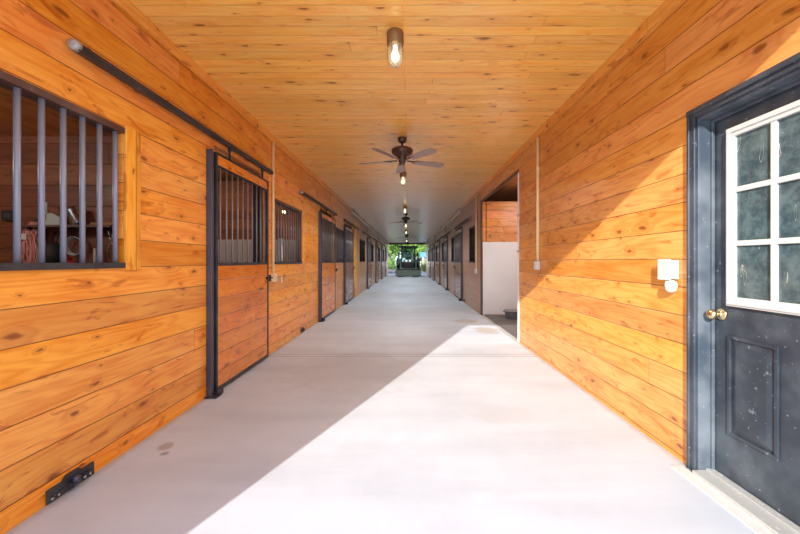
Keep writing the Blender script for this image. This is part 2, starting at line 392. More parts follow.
# bay trim
m = MB(); m.box(XR+.10, XR+.19, 8.045, 8.08, 1.69, 2.62); m.box(XR+.19, XR+3.5, 8.055, 8.08, 2.50, 2.62)
S(m.build('trim_3', 'baywood', bevel=.003))
S(MB().box(XR-.015, XR+T+.01, BAY[0]-.0, BAY[0]+.03, 0, 2.64).build('trim_4', 'whiteboard', bevel=.003))
m = MB(); m.box(XR-.012, XR+.011, BAY[1]-.14, BAY[1]+.02, 0, 2.66); m.box(XR-.015, XR, BAY[0], BAY[1], 2.60, 2.66)
S(m.build('trim_5', 'rust', bevel=.003))
S(MB().box(XR+T, XR+3.6, 5.31, 8.06, .0, .012).build('floor_mat_bay', 'dirt'))
# light boarded stretch on left
S(MB().box(XL, XL+.03, 12.0, 13.15, 0, 2.62).build('trim_6', 'trimv', bevel=.003))
# vertical board right of first tack-room window and beside second window
S(MB().box(XL, XL+.018, 2.275, 2.40, WZ0-.02, WZ1+.02).build('trim_7', 'trimv', bevel=.003))
S(MB().box(XL, XL+.016, 6.09, 6.20, WZ0-.02, WZ1+.02).build('trim_8', 'trimv', bevel=.003))

# ------------------------------------------------------------------ barred windows
def barred_window(idx, side, y0, y1, label, spacing, barmat, r=.0125, top=WZ1, thick=.04):
    sx = 1 if side == 'L' else -1; xw = XL if side == 'L' else XR
    root = empty('window_%d' % idx, (xw, (y0+y1)/2, WZ0)); hw = (y1-y0)/2; hh = top-WZ0
    tag(root, label, 'window', None, 'structure')
    X = lambda v: v*sx
    m = MB()
    def bx(a, b, *r): m.box(min(X(a), X(b)), max(X(a), X(b)), *r)
    bx(-.085, .014, -hw, hw, hh-.035, hh+.004)
    if idx > 1: bx(-.085, .0, -hw, -hw+.012, .03, hh-.03); bx(-.085, .0, hw-.012, hw, .03, hh-.03)
    m.build('window_frame', 'rust' if idx in (1, 2) else 'black', root, .003)
    m = MB(); bx(-.085, .02, -hw, hw, -.005, .03)
    m.build('window_sill', 'black', root, .003)
    n = max(3, round((y1-y0-.06)/spacing)); me = None
    for k in range(n):
        yy = hw-.042-k*.1117 if idx == 1 else -hw+.0+(k+.5)*(y1-y0)/n
        if me is None:
            o = MB().tube([(0, 0, .02), (0, 0, hh-.02)], r, 10).build('bar', barmat, root); me = o.data
        else:
            o = bpy.data.objects.new('bar', me); COL.objects.link(o); o.parent = root
        o.location = (X(-.015), yy, 0)
    return root
wn = 1
ords = ['first', 'second', 'third', 'fourth', 'fifth', 'sixth', 'seventh']
for i, (a, b) in enumerate(LW):
    lab = ['wide barred opening at far left looking into the tack room, with thick grey bars',
           'barred stall window just past the first sliding door, with a white bottle on its sill'][i] if i < 2 else \
          '%s barred stall window along the left wall, dark inside' % ords[i]
    barred_window(wn, 'L', a, b, lab, .111 if i == 0 else .11 if i < 3 else .16, 'bar' if i == 0 else 'barfar' if i < 3 else 'black', .0135 if i == 0 else .0085)
    wn += 1
for i, (a, b) in enumerate(RW):
    barred_window(wn, 'R', a, b, '%s dark barred window along the right wall%s' % (ords[i], ', just past the open bay' if i == 0 else ''), (.13 if i < 2 else .18), 'black', .0085, top=WZ1+.05)
    wn += 1

# ------------------------------------------------------------------ sliding stall doors
def stall_door(idx, side, y0, y1, label, spacing=.108):
    sx = 1 if side == 'L' else -1; xw = XL if side == 'L' else XR
    root = tag(empty('door_%d' % idx, (xw, y0, 0)), label, 'sliding door', None, 'structure')
    W = y1-y0; top = 2.28
    def BX(m, a, b, *r): return m.box(min(a*sx, b*sx), max(a*sx, b*sx), *r)
    m = MB()
    BX(m, .018, .052, 0, .026, .02, top); BX(m, .018, .052, W-.035, W, .02, top)
    BX(m, .018, .052, .026, W-.035, .02, .055); BX(m, .018, .052, .026, W-.035, top-.022, top)
    BX(m, .018, .052, .026, W-.035, 1.205, 1.235); BX(m, .018, .052, .026, W-.035, 2.15, 2.165)
    m.build('door_frame', 'black', root, .003)
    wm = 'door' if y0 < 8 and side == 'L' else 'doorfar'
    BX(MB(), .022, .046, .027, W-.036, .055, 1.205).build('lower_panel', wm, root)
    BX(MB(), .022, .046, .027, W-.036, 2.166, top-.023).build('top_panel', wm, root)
    n = max(5, round((W-.12)/spacing)); me = None
    for k in range(n):
        yy = .035+(k+.5)*(W-.07)/n
        if me is None:
            o = MB().tube([(0, 0, 1.23), (0, 0, 2.155)], .0085, 8).build('bar', 'barfar', root); me = o.data
        else:
            o = bpy.data.objects.new('bar', me); COL.objects.link(o); o.parent = root
        o.location = (.035*sx, yy, 0)
    m = MB(); BX(m, .053, .078, W-.10, W-.02, 1.02, 1.05); BX(m, .066, .09, W-.035, W-.015, .99, 1.07)
    m.tube([(.072*sx, W-.09, 1.035), (.115*sx, W-.07, 1.035), (.115*sx, W-.03, 1.035), (.085*sx, W-.01, 1.035)], .007, 8)
    m.build('latch', 'black', root)
    # steel post the door slides past, with its foot roller
    m = MB(); BX(m, .001, .050, -.085, -.045, 0, 2.28)
    m.build('post', 'post', root, .003)
    m = MB(); BX(m, .002, .11, -.12, -.02, 0, .012); m.lathe([(.03, .012), (.034, .02), (.034, .05), (.028, .06), (.008, .065)], (.088*sx, -.02, 0), 14)
    m.build('floor_roller', 'black', root)
    return root
def track(side, a, b, label, capped):
    sx = 1 if side == 'L' else -1; xw = XL if side == 'L' else XR
    root = tag(empty('door_track', (xw, a, 2.42)), label, 'door track', 'door tracks along the aisle walls'); L = b-a
    m = MB()
    prof = [(-.020, -.026), (.020, -.026), (.024, .0), (.018, .020), (0, .026), (-.018, .020), (-.024, 0)]
    m.poly([(.045*sx+p[0], 0, p[1]) for p in prof], (0, L, 0)); m.build('rail', 'black', root, .002)
    m = MB(); k = 0
    n = int(L/.6)+1
    for i in range(n):
        y = .08+(L-.16)*i/(n-1)
        m = MB().box(min(0, .05*sx), max(0, .05*sx), y-.012, y+.012, .022, .032); m.box(0.0 if sx > 0 else -.006, .006 if sx > 0 else 0, y-.016, y+.016, .0, .05)
        m.build('bracket', 'rust', root)
    m = MB().lathe([(.010, -.022), (.026, -.020), (.029, -.012), (.029, .012), (.025, .014)], (.045*sx, 0, 0), 20, 'Y'); m.build('end_cap', 'gal' if capped else 'black', root)
    for dy in ((L-.3, L-1.1)):
        m = MB().box(.045*sx-.006, .045*sx+.006, dy-.012, dy+.012, -.14, -.03); m.lathe([(.018, -.012), (.018, .012)], (.045*sx, dy, -.05), 12, 'X')
        m.build('hanger', 'black', root)
    return root
dn = 1
for i, (a, b, t0, t1) in enumerate(LD):
    stall_door(dn, 'L', a, b, 'orange wood sliding stall door with black bars, %s' % (['nearest on the left wall', 'second along the left wall', 'third along the left wall, before the pale boards', 'fourth along the left wall', 'fifth along the left wall', 'sixth along the left wall', 'farthest on the left wall, beside the tractor'][i]))
    track('L', t0, t1, ['long black door track with pale round cap, nearest on the left wall', 'second black door track along the left wall', 'third black door track along the left wall', 'fourth black door track along the left wall', 'fifth black door track along the left wall', 'sixth black door track along the left wall', 'farthest black door track on the left wall'][i], i < 2)
    dn += 1
for i, (a, b, t0, t1) in enumerate(RD):
    stall_door(dn, 'R', a, b, 'brown wood sliding stall door with bars, %s' % (['nearest on the right wall', 'second along the right wall', 'third along the right wall', 'fourth along the right wall', 'farthest on the right wall, beside the tractor'][i]))
    track('R', t0, t1, ['nearest pale-capped door track on the right wall', 'second door track along the right wall', 'third door track along the right wall', 'fourth door track along the right wall', 'farthest door track on the right wall'][i], i < 2)
    dn += 1
# dark lining at the far edge of the first stall doorway
S(MB().box(XL-.098, XL+.0, 4.36, 4.459, .03, 2.255).build('trim_9', 'black'))

# ------------------------------------------------------------------ black entrance door on the right
root = tag(empty('door_%d' % dn, (XR+.09, 1.61, 0)), 'scuffed black side door with white framed nine-pane window and brass knob', 'door', None, 'structure')
DW = .449; DT = 2.075
# door slab (face at local x = 0, body behind)
m = MB(); m.box(0, .045, -DW, DW, .03, DT)
m.build('door_slab', 'doorblack', root, .003)
for s_ in (-1, 1):
    yc = s_*.22
    def frame_ring(m, y0, y1, z0, z1, w, x0, x1):
        m.box(x0, x1, y0, y1, z0, z0+w); m.box(x0, x1, y0, y1, z1-w, z1); m.box(x0, x1, y0, y0+w, z0+w, z1-w); m.box(x0, x1, y1-w, y1, z0+w, z1-w)
    m = MB(); frame_ring(m, yc-.135, yc+.135, .28, .835, .018, -.010, 0)
    # raised field with bevelled shoulders
    def frust(m, y0, y1, z0, z1, i, x0, x1):
        a = [m.b.verts.new(p) for p in ((x0, y0, z0), (x0, y1, z0), (x0, y1, z1), (x0, y0, z1))]
        b = [m.b.verts.new(p) for p in ((x1, y0+i, z0+i), (x1, y1-i, z0+i), (x1, y1-i, z1-i), (x1, y0+i, z1-i))]
        m.b.faces.new(b)
        for k in range(4): m.b.faces.new((a[k], a[(k+1) % 4], b[(k+1) % 4], b[k]))
    frust(m, yc-.112, yc+.112, .303, .812, .03, 0, -.010)
    m.build('raised_panel', 'doorblack', root, .002)
wf = MB(); y0, y1, z0, z1 = -.352, .352, 1.00, 1.985
frame_ring(wf, y0, y1, z0, z1, .052, -.020, 0); frame_ring(wf, y0+.010, y1-.010, z0+.010, z1-.010, .020, -.027, -.018)
gy0, gy1, gz0, gz1 = y0+.052, y1-.052, z0+.052, z1-.052
for k in (1, 2):
    yy = gy0+(gy1-gy0)*k/3; wf.box(-.016, -.001, yy-.014, yy+.014, gz0, gz1)
    zz = gz0+(gz1-gz0)*k/3; wf.box(-.0155, -.001, gy0, gy1, zz-.014, zz+.014)
wf = wf.build('window_frame', 'whitepaint', root, .003)
MB().box(-.004, -.0005, gy0, gy1, gz0, gz1).build('window_pane', 'pane', wf)
m = MB().lathe([(.034, -.004), (.034, -.009), (.026, -.013), (.012, -.016), (.012, -.036), (.022, -.042), (.029, -.055), (.029, -.066), (.021, -.077), (.008, -.081)], (0, .395, .945), 22, 'X')
m.build('door_knob', 'brass', root)
m = MB(); # jamb + casing
c0, c1 = -.449, .45
m.box(-.09, .05, c1, c1+.035, 0, 2.10); m.box(-.09, .05, c0-.035, c0, 0, 2.10); m.box(-.09, .05, c0, c1, 2.077, 2.112)
m.box(-.022, -.004, c1-.014, c1, .03, 2.077); m.box(-.022, -.004, c0, c0+.014, .03, 2.077)
m.box(-.0225, -.004, c0, c1, 2.06, 2.077)
m.build('door_jamb', 'casing', root, .003)
m = MB()
for y0_, y1_ in ((c1+.010, c1+.055), (c0-.10, c0-.012)):
    m.box(-.108, -.0905, y0_, y1_, 0, 2.092); 
m.box(-.108, -.0905, c0-.10, c1+.055, 2.092, 2.142)
m.box(-.118, -.0905, c1+.040, c1+.056, 0, 2.13); m.box(-.120, -.0905, c0-.10, c0-.072, 0, 2.15); m.box(-.122, -.0905, c0-.10, c1+.056, 2.118, 2.148)
m.build('door_casing', 'casing2', root, .004)
m = MB(); m.box(-.13, .05, c0, c1, .0, .022); m.box(-.05, -.005, c0, c1, .022, .032)
m.build('threshold', 'alu', root, .004)
MB().box(-.20, -.131, c0-.08, c1+.07, 0, .006).build('step_strip', 'step', root)
# room behind the black door, kept closed
S(MB().box(XR+.17, XR+.21, .9, 2.3, 0, 2.4).build('wall_behind_door', 'shadow'))

# ------------------------------------------------------------------ outlet, conduits
root = tag(empty('outlet_box', (XR, 2.265, 1.19)), 'white weatherproof outlet box on the right wall beside the black door', 'outlet box')
MB().box(-.055, 0, -.060, .035, -.055, .065).build('box_body', 'white', root, .005)
MB().box(-.068, -.056, -.066, .041, -.062, .072).build('cover', 'white', root, .004)
m = MB().lathe([(.014, .0), (.030, -.008), (.036, -.03), (.030, -.065), (.012, -.078)], (-.038, -.04, -.062), 16); m.build('sensor', 'white', root)
def conduit(name, x, y, z0, z1, label, boxmat, sx):
    root = tag(empty(name, (x, y, z0)), label, 'conduit')
    MB().tube([(.016*sx, 0, 0), (.016*sx, 0, z1-z0)], .018, 10).build('pipe', 'cream', root)
    for q in (.25, .75): MB().box(min(0, .03*sx), max(0, .03*sx), -.025, .025, (z1-z0)*q-.01, (z1-z0)*q+.01).build('clip', 'cream', root)
    m = MB(); m.box(min(0, .05*sx), max(0, .05*sx), -.045, .045, -.115, .0); m.build('switch_box', boxmat, root, .005)
    MB().box(min(.0505*sx, .056*sx), max(.0505*sx, .056*sx), -.04, .04, -.105, -.01).build('cover_plate', 'white', root, .002)
    return root
conduit('electrical_conduit', XR, 4.57, 1.25, 2.86, 'cream conduit running down the right wall before the open bay', 'white', -1)
conduit('electrical_conduit', XR, 8.68, 1.05, 2.86, 'cream conduit running down the right wall just past the open bay', 'white', -1)
conduit('electrical_conduit', XL, 4.76, 1.08, 2.86, 'cream conduit running down the left wall beside the first sliding door', 'cream', 1)
m = MB().poly([(.002, -.03, -.045), (.002, .03, -.05), (.002, .032, .03), (.002, .0, .05), (.002, -.03, .032)], (.003, 0, 0))
o = m.build('paper_tag', 'white', None, 0, (XL, 5.12, .98)); tag(o, 'small white paper tag hanging on left wall below the second barred window', 'tag')
# small fasteners on right bay jamb
for zc in (1.95, 1.40):
    root = empty('gate_eye', (XR, BAY[0]-.03, zc)); tag(root, 'small steel eye bolt at the near edge of the open bay, %s of the two' % ('upper' if zc > 1.5 else 'lower'), 'eye bolt')
    m = MB().tube([(-.03+.014*math.cos(t), 0, .014*math.sin(t)) for t in [2*math.pi*k/12 for k in range(12)]], .004, 6, closed=True); m.build('ring', 'metal', root)
    m = MB().tube([(0, 0, 0), (-.016, 0, 0)], .004, 8); m.build('shank', 'metal', root)
# long pale pipes under the ceiling in the far half
for sx, x, nm in ((1, XL, 'left'), (-1, XR, 'right')):
    root = tag(empty('water_pipe', (x, 11.0, 2.80)), 'pale pipe running along the %s wall just under the ceiling' % nm, 'pipe')
    MB().tube([(.08*sx, 0, 0), (.08*sx, 21.4, 0)], .022, 10).build('pipe', 'white', root)
    for k in range(8):
        y = .4+k*2.9; MB().box(.055*sx, .105*sx, y-.012, y+.012, .018, .155).build('bracket', 'gal', root)
    for k in range(3):
        y = 4.2+k*5.8
        MB().tube([(.08*sx, y, 0), (.08*sx, y, -.30)], .014, 8).build('nozzle', 'barfar', root)

# ------------------------------------------------------------------ floor brackets by the left wall
def stay(y, label, big=True):
    root = tag(empty('door_stay', (XL, y, 0)), label, 'door stay'); w = .135 if big else .09; h = .076
    m = MB(); m.box(.001, .009, -w, w, .002, h)
    m.box(.009, .022, -w*.86, -w*.30, h*.42, h*.5); m.box(.009, .022, w*.30, w*.86, h*.5, h*.58)
    m.poly([(.009, -w*.45, h), (.009, -w*.25, h+.022), (.009, w*.25, h+.022), (.009, w*.45, h)], (-.006, 0, 0))
    m.build('plate', 'black', root, .002)
    m = MB(); m.box(.009, .045, -.02, .02, .030, .040); m.lathe([(.014, .040), (.017, .044), (.017, .066), (.013, .07), (.006, .074)], (.032, 0, 0), 16)
    m.build('roller', 'post', root)
    for q in (-.8, -.55, .55, .8):
        m = MB().lathe([(.009, .0), (.008, .004), (.003, .006)], (.009, 0, 0), 10, 'X'); m.build('screw', 'metal', root, 0, (0, w*q, h*.25))
    return root
stay(1.92, 'black steel door stay on the floor at the near left wall')
stay(6.12, 'small black door stay on the floor past the second barred window', False)
for y, t in ((10.6, 'nearest'), (14.55, 'middle'), (18.2, 'farthest')):
    o = stay(y, 'small black door stay at the foot of the right wall, %s of the three' % t, False); o.location.x = XR; o.rotation_euler.z = math.pi

# ------------------------------------------------------------------ bottle on second window sill
root = tag(empty('spray_bottle', (XL, 5.21, 1.241)), 'white spray bottle standing on the sill of the second barred window', 'bottle')
root.location.x = XL-.052; root.scale = (1.05, 1.05, 1.42)
MB().lathe([(.030, 0), (.033, .01), (.033, .14), (.026, .175), (.013, .20), (.013, .215)], (0, 0, 0), 16).build('bottle_body', 'white', root)
m = MB(); m.box(-.012, .012, -.02, .055, .215, .245); m.box(-.008, .008, .03, .045, .175, .215); m.build('spray_head', 'white', root, .003)

# ------------------------------------------------------------------ fans
def fan(y, label, x=-.08):
    root = tag(empty('ceiling_fan', (x, y, H)), label, 'ceiling fan', 'ceiling fans down the aisle')
    MB().lathe([(.062, 0), (.064, -.02), (.05, -.055), (.022, -.075)], (0, 0, 0), 22).build('canopy', 'bronze', root)
    MB().tube([(0, 0, -.07), (0, 0, -.13)], .014, 12).build('downrod', 'bronze', root)
    MB().lathe([(.03, -.125), (.095, -.135), (.148, -.160), (.152, -.195), (.136, -.220), (.10, -.235), (.062, -.265), (.058, -.305), (.050, -.33), (.042, -.350), (.02, -.362), (.006, -.364)], (0, 0, 0), 26).build('motor', 'bronze', root)
    for k in range(5):
        a = R(94+72*k); rot = Matrix.Rotation(a, 4, 'Z')
        # bracket arm
        br = MB(); br.box(.07, .20, -.02, .02, -.318, -.308); br.poly([(.17, -.045, -.312), (.26, -.03, -.312), (.28, 0, -.312), (.26, .03, -.312), (.17, .045, -.312), (.15, 0, -.312)], (0, 0, -.006))
        o = br.build('blade_arm', 'bronze', root); o.matrix_local = rot
        pts = []; L0, L1 = .185, .645
        for t in range(8):
            q = t/7; pts.append((L0+(L1-L0-.05)*q, -(.052+.016*q), 0))
        for t in range(1, 8):
            an = -math.pi/2+math.pi*t/8; pts.append((L1-.05+.05*math.cos(an), .068*math.sin(an), 0))
        for t in range(8):
            q = 1-t/7; pts.append((L0+(L1-L0-.05)*q, (.052+.016*q), 0))
        m = MB().poly(pts, (0, 0, .007)); o = m.build('blade', 'blade', root)
        o.matrix_local = rot @ Matrix.Translation((0, 0, -.322)) @ Matrix.Rotation(R(-12), 4, 'X')
    return root
for y, l in ((4.87, 'brown five-blade ceiling fan nearest the camera'), (12.6, 'second brown ceiling fan down the aisle'), (20.9, 'third brown ceiling fan down the aisle'), (29.0, 'farthest ceiling fan, above the tractor')):
    fan(y, l)

def jar_light(y, label, x=-.095):
    root = tag(empty('jar_light', (x, y, H)), label, 'ceiling light', 'caged jar lights down the ceiling'); root.scale = (1.16, 1.16, 1.0)
    MB().lathe([(.052, 0), (.054, -.008), (.054, -.085), (.046, -.092)], (0, 0, 0), 22).build('lamp_base', 'lampbase', root)
    MB().lathe([(.040, -.09), (.043, -.10), (.043, -.20), (.036, -.232), (.018, -.25), (.004, -.254)], (0, 0, 0), 22).build('glass_jar', 'jar', root)
    MB().lathe([(.012, -.10), (.013, -.13), (.026, -.165), (.028, -.185), (.018, -.21), (.004, -.216)], (0, 0, 0), 16).build('bulb', 'bulb', root)
    m = MB()
    for k in range(6):
        a = 2*math.pi*k/6; c, s_ = math.cos(a), math.sin(a)
        m.tube([(c*.048, s_*.048, -.088), (c*.050, s_*.050, -.20), (c*.042, s_*.042, -.238), (c*.02, s_*.02, -.260), (0, 0, -.264)], .0016, 5)
    for z, r_ in ((-.125, .0495), (-.175, .0498)):
        m.tube([(r_*math.cos(2*math.pi*k/20), r_*math.sin(2*math.pi*k/20), z) for k in range(20)], .0016, 5, closed=True)
    m.build('wire_guard', 'metal', root)
    return root
JY = (2.62, 6.75, 10.8, 15.3, 19.0, 23.3, 27.0, 31.0)
for i, y in enumerate(JY):
    jar_light(y, ['nearest caged glass jar light on the ceiling', 'second caged jar light, just past the nearest fan', 'third caged jar light down the ceiling', 'fourth caged jar light down the ceiling', 'fifth caged jar light down the ceiling', 'sixth caged jar light down the ceiling', 'seventh caged jar light down the ceiling', 'farthest caged jar light by the end opening'][i])
o = MB().tube([(-.027, 0.05, 0), (-.02, END-.2, 0)], .0035, 6).build('ceiling_wire', 'trim', None, 0, (0, 0, H-.003))
tag(o, 'thin brown wire running the length of the ceiling', 'wire')

# ------------------------------------------------------------------ tack room things
FX = lambda px, d=3.0: (px-408)/350*d
FZ = lambda py, d=3.0: EYE+(261-py)/350*d
root = tag(empty('wall_shelf', (FX(74), 3.06, FZ(226))), 'dark narrow shelf on the tack room wall', 'shelf')
MB().box(-.40, .40, -.17, 0, -.02, 0).build('board', 'rust', root, .003)
for q in (-.3, 0, .3):
    m = MB(); m.box(q-.008, q+.008, -.15, 0, -.035, -.02); m.box(q-.008, q+.008, -.015, 0, -.13, -.02); m.tube([(q, -.14, -.03), (q, -.01, -.12)], .006, 6); m.build('bracket', 'black', root)
sz = FZ(226)
root = tag(empty('feed_scoop', (FX(51, 2.97), 2.97, sz)), 'grey plastic feed scoop standing on the tack room shelf', 'scoop')
m = MB().poly([(-.055, 0, .0), (.08, 0, .0), (.10, 0, .03), (.06, 0, .08), (-.0, 0, .11), (-.04, 0, .10)], (0, .02, 0)); m.build('scoop_body', 'greyp', root, .004)
m = MB().tube([(-.045, .01, .09), (-.045, .01, .20)], .010, 8); m.build('handle', 'greyp', root)
root = tag(empty('tin_can', (FX(79, 2.97), 2.97, sz+.001), .2), 'shiny metal can tipped on the tack room shelf', 'can')
m = MB().lathe([(.042, 0), (.044, .01), (.036, .10), (.050, .125), (.052, .15)], (0, 0, .01), 16); o = m.build('can_body', 'metal', root); o.rotation_euler = (0, R(-28), 0)
m = MB().box(-.02, .06, -.02, .02, 0, .012); m.build('base', 'metal', root)
o = MB().box(-.09, .12, -.05, .05, 0, .022).build('wood_offcut', 'straw', None, .003, (FX(106, 2.97), 2.97, sz)); tag(o, 'short pale board lying at the right end of the tack room shelf', 'board')
root = tag(empty('hay_net', (FX(31, 2.95), 2.98, FZ(222, 2.95))), 'faded pink rope hay net hanging in the tack room', 'hay net')
m = MB(); rnd = random.Random(3)
for k in range(18):
    a = (k/17-.5); ph = rnd.random()*6
    m.tube([(a*.05, -.01, 0)]+[(a*(.04+.15*(t/9)**.8)+.010*math.sin(ph+t*1.9), -.02-.025*math.sin(t/9*3)+.01*math.cos(ph+t), -.40*t/9) for t in range(1, 10)], .0042, 5)
m.build('net', 'pink', root)
m = MB().tube([(0, .07, .03), (0, .02, .03), (0, -.01, 0)], .006, 6); m.build('hook', 'black', root)
MB().box(-.05, -.01, -.06, -.045, -.15, -.10).build('label_tag', 'white', root, .002)
root = tag(empty('wire_coil', (FX(73), 3.03, FZ(246))), 'coil of grey cable hanging below the tack room shelf', 'coil')
m = MB()
for k in range(4):
    r_ = .070+.003*k; m.tube([(r_*math.cos(t), -.010*k, r_*math.sin(t)) for t in [2*math.pi*j/24 for j in range(24)]], .004, 5, closed=True)
m.build('cable', 'greyp', root)
MB().tube([(0, .03, .07), (0, -.05, .07)], .004, 6).build('peg', 'black', root)
root = tag(empty('halter_bag', (FX(54), 3.0, FZ(262))), 'dark rounded bag hanging behind the second bar of the tack room', 'bag')
m = MB().lathe([(.02, .0), (.055, .02), (.065, .09), (.05, .16), (.02, .19)], (0, 0, -.02), 14); m.build('bag_body', 'rubber', root)
m = MB().tube([(-.02, 0, .16), (-.02, .03, .26), (.02, .03, .26), (.02, 0, .16)], .005, 6); m.build('strap', 'rubber', root)
root = tag(empty('steel_pliers', (FX(109), 3.02, FZ(240))), 'steel tongs hanging at the right below the tack room shelf', 'tool')
m = MB()
for s_ in (-1, 1): m.tube([(s_*.008, 0, .12), (s_*.022, 0, .07), (s_*.006, 0, .0), (-s_*.028, 0, -.07), (-s_*.02, 0, -.15)], [.006, .009, .011, .008, .006], 8)
m.build('jaws', 'metal', root)
MB().tube([(0, .04, .10), (0, -.02, .10)], .004, 6).build('peg', 'black', root)
root = tag(empty('hammer', (FX(95), 3.0, FZ(268))), 'hammer with pale handle hanging head down in the tack room', 'hammer')
MB().tube([(0, 0, 0), (0, 0, .17)], .010, 8).build('handle', 'white', root, 0)
MB().box(-.05, .05, -.014, .014, -.03, .0).build('head', 'black', root, .003)
root = tag(empty('red_clamp', (FX(70), 3.01, FZ(262))), 'small red clamp hanging under the grey cable coil', 'clamp')
m = MB(); m.box(-.03, .03, -.01, .01, -.02, .012); m.tube([(-.03, 0, .0), (-.01, 0, .05), (.025, 0, .03)], .007, 6); m.build('jaw', 'red', root, .002)
root = tag(empty('wall_socket', (FX(4), 3.06, FZ(215))), 'black socket box on the tack room wall at far left', 'socket')
MB().box(-.055, .055, -.035, 0, -.045, .045).build('box_body', 'rubber', root, .004)
MB().box(-.03, .03, -.04, -.036, -.02, .02).build('cover_plate', 'black', root, .002)
root = tag(empty('tool_box', (FX(101), 2.93, 0)), 'dark tool cabinet standing under the tack room shelf', 'cabinet')
MB().box(-.20, .30, -.14, .12, .0, 1.16).build('cabinet_body', 'black', root, .006)
for k in range(4):
    d = MB().box(-.18, .28, -.152, -.141, .08+k*.27, .31+k*.27).build('drawer', 'rubber', root, .003)
    MB().tube([(-.05, -.153, .26+k*.27), (-.04, -.175, .26+k*.27), (.14, -.175, .26+k*.27), (.15, -.153, .26+k*.27)], .005, 6).build('handle', 'metal', d)
# stall lamp glimpsed through the bars
root = tag(empty('bulkhead_lamp', (FX(284, 7.12), 7.188, FZ(212, 7.12))), 'lit bulb on the stall wall seen through the second barred window', 'lamp')
MB().lathe([(.045, 0), (.045, -.03), (.03, -.04)], (0, 0, 0), 14, 'Y').build('lamp_base', 'white', root)
MB().lathe([(.014, -.04), (.03, -.07), (.028, -.10), (.006, -.115)], (0, 0, 0), 14, 'Y').build('bulb', 'bulb', root)

# feed pan in the bay
root = tag(empty('feed_pan', (FX(512.5, 7.6), 7.6, .012)), 'grey rubber feed pan on the floor of the open bay', 'feed pan')
MB().lathe([(.12, .0), (.145, .01), (.17, .15), (.185, .155), (.185, .17), (.16, .165), (.135, .03), (.02, .025)], (0, 0, 0), 28).build('pan_body', 'pan', root)
m = MB()
for s_ in (-1, 1): m.tube([(s_*.17, -.05, .15), (s_*.20, -.03, .14), (s_*.20, .03, .14), (s_*.17, .05, .15)], .010, 8)
m.build('grip', 'pan', root)

# ------------------------------------------------------------------ tractor facing the camera
TY = 27.3
root = tag(empty('compact_tractor', (.02, TY, 0)), 'green tractor with glazed cab and front loader bucket at the end of the aisle', 'tractor')
m = MB()  # bucket profile in y,z, extruded in x
prof = [(0, .07), (.0, .10), (.38, .14), (.50, .26), (.48, .48), (.30, .66), (.27, .64), (.44, .47), (.46, .28), (.36, .17)]
m.poly([(-1.0, p[0], p[1]) for p in prof], (2.0, 0, 0))
for s_ in (-1, 1): m.poly([(s_*1.0, p[0], p[1]) for p in prof[:6]], (-s_*.03, 0, 0))
m.box(-1.0, 1.0, -.0, .06, .08, .54)   # curled-up outer face toward the aisle
m.build('loader_bucket', 'bucket', root, .006)
m = MB(); m.box(-.80, -.35, -.0, .3, .0, .08); m.box(.35, .80, 0, .3, .0, .08); m.build('skid_shoe', 'rubber', root)
for s_ in (-1, 1):
    m = MB().tube([(s_*.62, .45, .45), (s_*.62, .85, .75), (s_*.62, 1.5, 1.25), (s_*.62, 2.0, 1.30), (s_*.62, 2.1, .8)], .06, 8); a = m.build('loader_arm', 'green', root)
    MB().tube([(s_*.62, .7, .45), (s_*.62, 1.6, .85)], .035, 8).build('hydraulic_ram', 'metal', a)
m = MB(); m.poly([(-.44, .9, .62), (.44, .9, .62), (.44, .9, 1.2), (.34, .9, 1.36), (-.34, .9, 1.36), (-.44, .9, 1.2)], (0, 1.15, 0)); m.build('hood', 'green', root, .03)
MB().box(-.40, .40, .87, .899, .62, 1.14).build('grille', 'rubber', root, .01)
for s_ in (-1, 1):
    MB().lathe([(.085, .0), (.08, -.03), (.03, -.035)], (s_*.15, .87, 1.25), 14, 'Y').build('headlight', 'headlight', root)
for s_ in (-1, 1):
    m = MB().lathe([(.16, -.12), (.33, -.13), (.36, -.09), (.36, .09), (.33, .13), (.16, .12)], (s_*.58, 1.25, .37), 24, 'X'); w = m.build('wheel', 'rubber', root)
    MB().lathe([(.02, -.13), (.16, -.12), (.16, .12), (.02, .13)], (s_*.58, 1.25, .37), 18, 'X').build('rim', 'gal', w)
    m = MB().lathe([(.3, -.20), (.58, -.22), (.64, -.16), (.64, .16), (.58, .22), (.3, .20)], (s_*.76, 2.75, .65), 28, 'X'); w = m.build('wheel', 'rubber', root)
    MB().lathe([(.02, -.16), (.3, -.165), (.3, .165), (.02, .16)], (s_*.80, 2.75, .65), 18, 'X').build('rim', 'gal', w)
    m = MB().tube([(s_*.80, 2.05, .85), (s_*.80, 2.2, 1.22), (s_*.80, 2.75, 1.42), (s_*.80, 3.3, 1.25)], .20, 8); o = m.build('fender', 'green', root)
m = MB().box(-.40, .40, 1.3, 3.2, .45, .70).box(-.60, .60, 2.1, 3.2, .70, 1.16); m.build('chassis', 'rubber', root, .02)
m = MB()
for s_ in (-1, 1):
    m.tube([(s_*.55, 2.05, .95), (s_*.56, 2.1, 2.36)], .04, 8); m.tube([(s_*.56, 3.2, 1.1), (s_*.54, 3.1, 2.36)], .04, 8); m.tube([(s_*.56, 2.65, 1.0), (s_*.56, 2.65, 2.36)], .03, 8)
m.box(-.58, .58, 2.02, 2.10, 1.10, 1.18); m.box(-.58, .58, 2.04, 2.12, 2.29, 2.37); m.build('cab_frame', 'rubber', root)
MB().box(-.80, .80, 1.90, 3.3, 2.36, 2.52).build('cab_roof', 'green', root, .04)
MB().box(-.53, .53, 2.06, 2.07, 1.18, 2.29).build('windshield', 'cabglass', root)
m = MB(); m.box(-.24, .24, 2.75, 3.0, 1.1, 1.65); m.box(-.25, .25, 2.4, 2.9, .98, 1.12); m.build('driver_seat', 'rubber', root, .04)
